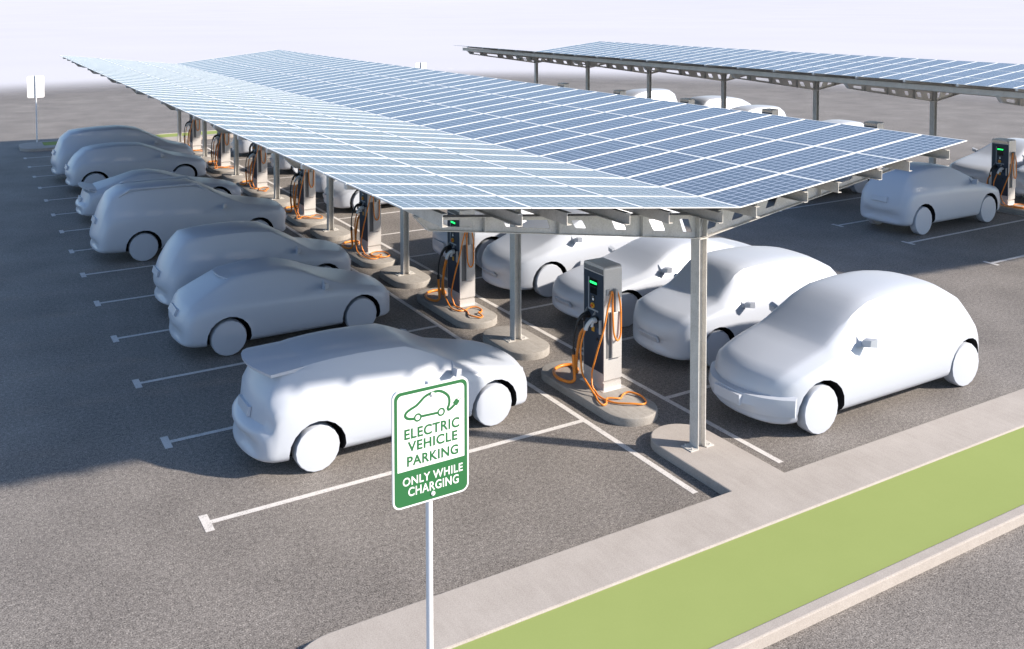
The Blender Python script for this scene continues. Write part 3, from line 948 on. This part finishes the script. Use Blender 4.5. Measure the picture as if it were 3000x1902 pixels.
T['roof_rail_suv'] = dict(wr=.345, axles=(.98, 3.82), mir=(1.85, 1.12), plates=((.98, 1), (.55, -1)), rails=(2.2, 4.35, .60, 1.76), nc=.34, st=[
 (0.00, .30, .62, .56, .60, .46), (0.06, .24, .80, .74, .76, .58), (0.20, .22, .94, .88, .86, .66), (0.7, .22, 1.03, .96, .92, .70), (1.25, .22, 1.12, 1.03, .93, .72), (1.7, .22, 1.32, 1.06, .93, .68),
 (2.2, .22, 1.62, 1.08, .93, .63), (2.6, .22, 1.75, 1.10, .93, .62), (3.5, .22, 1.78, 1.12, .93, .62), (4.3, .23, 1.74, 1.14, .92, .60), (4.55, .24, 1.60, 1.14, .90, .60), (4.75, .25, 1.26, 1.08, .89, .66),
 (4.88, .27, .88, .80, .86, .66), (4.94, .30, .68, .60, .80, .6), (4.96, .36, .58, .5, .68, .5)])
T['coupe'] = dict(wr=.33, axles=(.85, 3.45), mir=(1.75, .92), plates=((.62, 1), (.42, -1)), spoiler=(4.05, 4.45, .965, 1.04, .66, .72), st=[
 (0.00, .20, .42, .38, .58, .45), (0.06, .15, .56, .50, .72, .56), (0.22, .14, .68, .62, .82, .64), (0.8, .15, .80, .73, .88, .68), (1.35, .15, .88, .81, .89, .70), (1.65, .15, .98, .83, .89, .68),
 (2.15, .15, 1.20, .85, .89, .56), (2.6, .15, 1.30, .86, .89, .53), (3.0, .15, 1.28, .88, .89, .52), (3.5, .16, 1.12, .90, .89, .53), (4.0, .17, .98, .89, .86, .62), (4.35, .2, .88, .80, .80, .64),
 (4.42, .22, .60, .54, .78, .62), (4.52, .25, .54, .48, .74, .6), (4.55, .28, .47, .42, .64, .5)])
T['compact'] = dict(wr=.325, axles=(.84, 3.42), mir=(1.5, 1.02), plates=((.80, 1), (.48, -1)), st=[
 (0.00, .26, .52, .46, .60, .45), (0.06, .20, .68, .62, .74, .56), (0.18, .19, .80, .74, .82, .62), (0.6, .19, .91, .84, .86, .66), (1.1, .19, 1.02, .93, .87, .68), (1.5, .19, 1.22, .95, .87, .64),
 (2.0, .19, 1.43, .97, .87, .58), (2.5, .19, 1.50, .98, .87, .57), (3.2, .19, 1.48, 1.0, .87, .56), (3.65, .2, 1.40, 1.0, .86, .54), (3.92, .21, 1.16, .98, .84, .57), (4.08, .23, .92, .84, .82, .62),
 (4.16, .26, .70, .62, .76, .6), (4.19, .30, .58, .5, .66, .5)])
T['people_carrier'] = dict(wr=.33, axles=(.90, 3.70), mir=(1.45, 1.10), plates=((.92, 1), (.50, -1)), nc=.34, st=[
 (0.00, .26, .54, .48, .60, .45), (0.06, .20, .72, .66, .74, .56), (0.2, .19, .86, .80, .84, .62), (0.6, .19, .97, .90, .89, .66), (0.95, .19, 1.07, .97, .90, .68), (1.4, .19, 1.32, 1.0, .90, .66),
 (1.95, .19, 1.60, 1.02, .90, .62), (2.5, .19, 1.70, 1.04, .90, .61), (3.5, .19, 1.69, 1.06, .90, .60), (4.1, .2, 1.62, 1.08, .89, .58), (4.38, .21, 1.40, 1.08, .88, .60), (4.56, .23, 1.0, .92, .86, .66),
 (4.66, .26, .72, .64, .80, .62), (4.69, .30, .58, .5, .68, .5)])
T['bubble'] = dict(wr=.31, axles=(.80, 3.72), mir=(1.56, 1.0), plates=((.45, -1), (.75, 1)), pdx=-.135, nc=.42, tc=.42, bumper=(.31, .53, -.10, .81, .42), st=[
 (0.00, .22, .52, .46, .55, .42), (0.05, .17, .66, .60, .72, .54), (0.14, .17, .78, .71, .79, .60), (0.50, .17, .90, .82, .84, .62), (0.98, .17, 1.01, .91, .85, .63), (1.08, .17, 1.06, .92, .85, .63),
 (1.62, .17, 1.39, .94, .85, .58), (1.92, .17, 1.50, .95, .85, .56), (2.45, .17, 1.55, .96, .85, .555), (3.0, .17, 1.535, .97, .85, .55), (3.5, .17, 1.43, .98, .85, .54), (3.95, .18, 1.20, .95, .84, .54), (4.18, .19, .98, .87, .82, .56),
 (4.32, .22, .80, .72, .76, .56), (4.40, .25, .66, .58, .70, .52), (4.42, .30, .56, .5, .60, .45)])
T['box_hatch'] = dict(wr=.34, axles=(.98, 3.72), mir=(1.62, 1.04), plates=((.50, -1), (.82, 1)), nc=.36, st=[
 (0.00, .26, .58, .52, .60, .45), (0.06, .19, .78, .72, .76, .58), (0.18, .18, .94, .88, .84, .64), (0.6, .18, 1.04, .97, .89, .68), (1.05, .18, 1.13, 1.04, .90, .70), (1.18, .18, 1.20, 1.05, .90, .69),
 (1.62, .18, 1.60, 1.06, .90, .63), (1.85, .18, 1.69, 1.07, .90, .62), (2.6, .18, 1.72, 1.08, .90, .62), (3.3, .18, 1.68, 1.09, .90, .61), (3.9, .18, 1.57, 1.09, .89, .59), (4.40, .19, 1.34, 1.06, .88, .58), (4.72, .2, 1.04, .95, .86, .62),
 (4.85, .24, .80, .72, .80, .62), (4.90, .30, .62, .54, .68, .5)])
T['low_saloon'] = dict(wr=.34, axles=(1.0, 3.95), mir=(1.95, .98), plates=((.44, -1), (.72, 1)), nc=.36, st=[
 (0.00, .24, .50, .44, .58, .45), (0.06, .17, .64, .58, .74, .56), (0.20, .16, .76, .70, .84, .64), (0.8, .16, .88, .81, .90, .70), (1.5, .16, .97, .90, .91, .72), (1.8, .16, 1.08, .92, .91, .70),
 (2.3, .16, 1.32, .93, .91, .60), (2.7, .16, 1.42, .94, .91, .57), (3.3, .16, 1.42, .95, .91, .56), (3.9, .17, 1.27, .96, .90, .55), (4.45, .18, 1.06, .95, .88, .60), (5.0, .2, 1.0, .92, .85, .68),
 (5.15, .23, .84, .76, .80, .66), (5.22, .28, .62, .54, .70, .5)])
T['minivan'] = dict(wr=.365, axles=(1.08, 4.25), mir=(1.75, 1.16), plates=((.48, -1), (.90, 1)), nc=.42, st=[
 (0.00, .26, .56, .50, .62, .45), (0.06, .19, .76, .70, .80, .60), (0.22, .18, .90, .84, .92, .68), (0.7, .18, 1.04, .96, .98, .72), (1.15, .18, 1.18, 1.06, .99, .74), (1.7, .18, 1.45, 1.10, .99, .72),
 (2.3, .18, 1.72, 1.12, .99, .70), (2.9, .18, 1.83, 1.14, .99, .69), (3.9, .18, 1.83, 1.16, .99, .68), (4.7, .19, 1.78, 1.18, .98, .66), (5.05, .2, 1.55, 1.16, .96, .68), (5.25, .23, 1.08, 1.0, .92, .70),
 (5.33, .27, .76, .68, .86, .66), (5.36, .32, .62, .54, .72, .5)])

BUILT = {}
def park(kind, nose_x, y, d, label, scale=1., group='white shell cars parked nose in'):
    """d=+1: nose points to +x (left rows), d=-1: nose points to -x (right rows)"""
    if kind not in BUILT: BUILT[kind] = r = build_car(T[kind])
    else: r = copy_tree(BUILT[kind])
    r.location = (nose_x, y, 0); r.rotation_euler = (0, 0, PI if d > 0 else 0)
    r.scale = (scale,) * 3 if not isinstance(scale, tuple) else scale
    tag(r, label, 'car', group)
    return r
# left row, tails towards the viewer's left
park('spoiler_hatch', -.42, 1.36, 1, 'half sunlit white hatchback with a roof spoiler, directly behind the parking sign')
park('fastback', -.62, 6.30, 1, 'shaded white fastback with a small fin over its rear window, beside the nearest sunlit hatchback', (.98, 1, .99))
park('crossover', -.48, 8.80, 1, 'shaded white crossover half hidden behind the finned fastback')
park('roof_rail_suv', -.36, 13.90, 1, 'shaded white suv with two roof rails', (1.02, 1, 1.03))
park('coupe', -.28, 18.80, 1, 'shaded low coupe with a raised boot spoiler, behind the roof railed suv', (1.09, 1, 1.04))
park('compact', -.22, 23.85, 1, 'shaded compact hatchback, second rearmost car of the left row', (1.15, 1.05, 1.05))
park('people_carrier', -.10, 26.5, 1, 'shaded people carrier at the rear of the left row, near the far left sign', 1.1)
# right row of the near carport
park('bubble', 1.82, -1.32, -1, 'bright rounded bubble shaped car nearest the green verge on the right', (1.20, 1.08, 1.19))
park('box_hatch', 2.34, 1.36, -1, 'sunlit upright white hatchback between the front column and the bubble shaped car', (.95, .98, .98))
park('low_saloon', 2.20, 3.88, -1, 'low white saloon behind the nearest charging station')
park('minivan', 1.86, 6.34, -1, 'tall white minivan behind the second column, its door mirror under the front beam')
park('crossover', 1.92, 8.85, -1, 'white crossover with a dark wheel arch behind the second charging station', 1.1)
park('coupe', 1.72, 16.3, -1, 'white sports car with a curved mouth, between the third column and third charger', 1.05)
park('compact', 1.95, 18.75, -1, 'white compact car nose showing behind the fourth charging station')
park('people_carrier', 2.2, 23.7, -1, 'white people carrier whose nose shows left of the fourth column')
park('spoiler_hatch', 2.0, 28.7, -1, 'white hatchback nose deep under the near roof, beside the sixth charging station')
# far carport
g2 = 'white shell cars at the far carport'
park('compact', 18.95, 5.62, 1, 'whole shaded compact car tail in view under the right corner of the near roof', (1.16, 1.0, 1.22), group=g2)
park('fastback', 19.3, 10.5, 1, 'car glimpsed through the purlin ends of the near roof, only its wheel and flank showing', 1.1, group=g2)
park('low_saloon', X2 + 1.95, 8.0, -1, 'dark windscreened saloon behind the charger at the right edge', 1.1, group=g2)
park('crossover', X2 + 1.8, 5.6, -1, 'sunlit car cut off by the right edge beside the far charging station', 1.1, group=g2)
park('compact', X2 + 2.0, 15.6, -1, 'sunlit white roof sliver rising over the blue panels, nearest the right', 1.0, group=g2)
park('people_carrier', X2 + 2.0, 20.6, -1, 'sunlit domed white roof over the blue panels, second from the right', .98, group=g2)
park('box_hatch', X2 + 2.0, 23.4, -1, 'sunlit angular white roof with a dark windscreen over the blue panels', 1.10, group=g2)
park('minivan', X2 + 1.8, 29.0, -1, 'sunlit white roof with a sloping windscreen, leftmost over the blue panels', .98, group=g2)

# ------------------------------------------------------------------ light
SUN_DIR = Vector((-1.308, 1.184, -1.0)).normalized()
sd = bpy.data.lights.new('sun', 'SUN'); sd.energy = 5.0; sd.angle = R(1.7); sd.color = (1.0, .90, .78)
so = bpy.data.objects.new('sun', sd); COL.objects.link(so)
so.rotation_euler = SUN_DIR.to_track_quat('-Z', 'Y').to_euler(); so.location = (30, -30, 30)
w = bpy.data.worlds.new('World'); scene.world = w; w.use_nodes = True
nt = w.node_tree
sky = nt.nodes.new('ShaderNodeTexSky'); sky.sky_type = 'NISHITA'; sky.sun_disc = False
sky.sun_elevation = math.asin(-SUN_DIR.z); sky.sun_rotation = math.atan2(-SUN_DIR.x, -SUN_DIR.y)
sky.air_density = 1.0; sky.dust_density = .7; sky.ozone_density = 2.5
bg = nt.nodes['Background']; bg.inputs['Strength'].default_value = .128
nt.links.new(sky.outputs['Color'], bg.inputs['Color'])

# ------------------------------------------------------------------ camera
cd = bpy.data.cameras.new('camera'); cam = bpy.data.objects.new('camera', cd); COL.objects.link(cam)
f, th, yaw, roll = 2757.2873, .0431, .5255, -.002
cd.sensor_width = 36; cd.lens = f / 3000 * 36
cd.shift_x = 46.95 / 3000; cd.shift_y = -816.17 / 3000
cd.clip_end = 6000; cd.clip_start = .1
fwd = Vector((math.sin(yaw) * math.cos(th), math.cos(yaw) * math.cos(th), -math.sin(th)))
right = Vector((math.cos(yaw), -math.sin(yaw), 0)); up = right.cross(fwd)
r2 = right * math.cos(roll) + up * math.sin(roll); u2 = up * math.cos(roll) - right * math.sin(roll)
mw = Matrix.Identity(4)
for i in range(3):
    mw[i][0] = r2[i]; mw[i][1] = u2[i]; mw[i][2] = -fwd[i]; mw[i][3] = CAM[i]
cam.matrix_world = mw
scene.camera = cam
scene.cycles.diffuse_bounces = 2
vs_ = scene.view_settings
vs_.view_transform = 'Standard'; vs_.look = 'None'; vs_.exposure = 0.66; vs_.gamma = 1
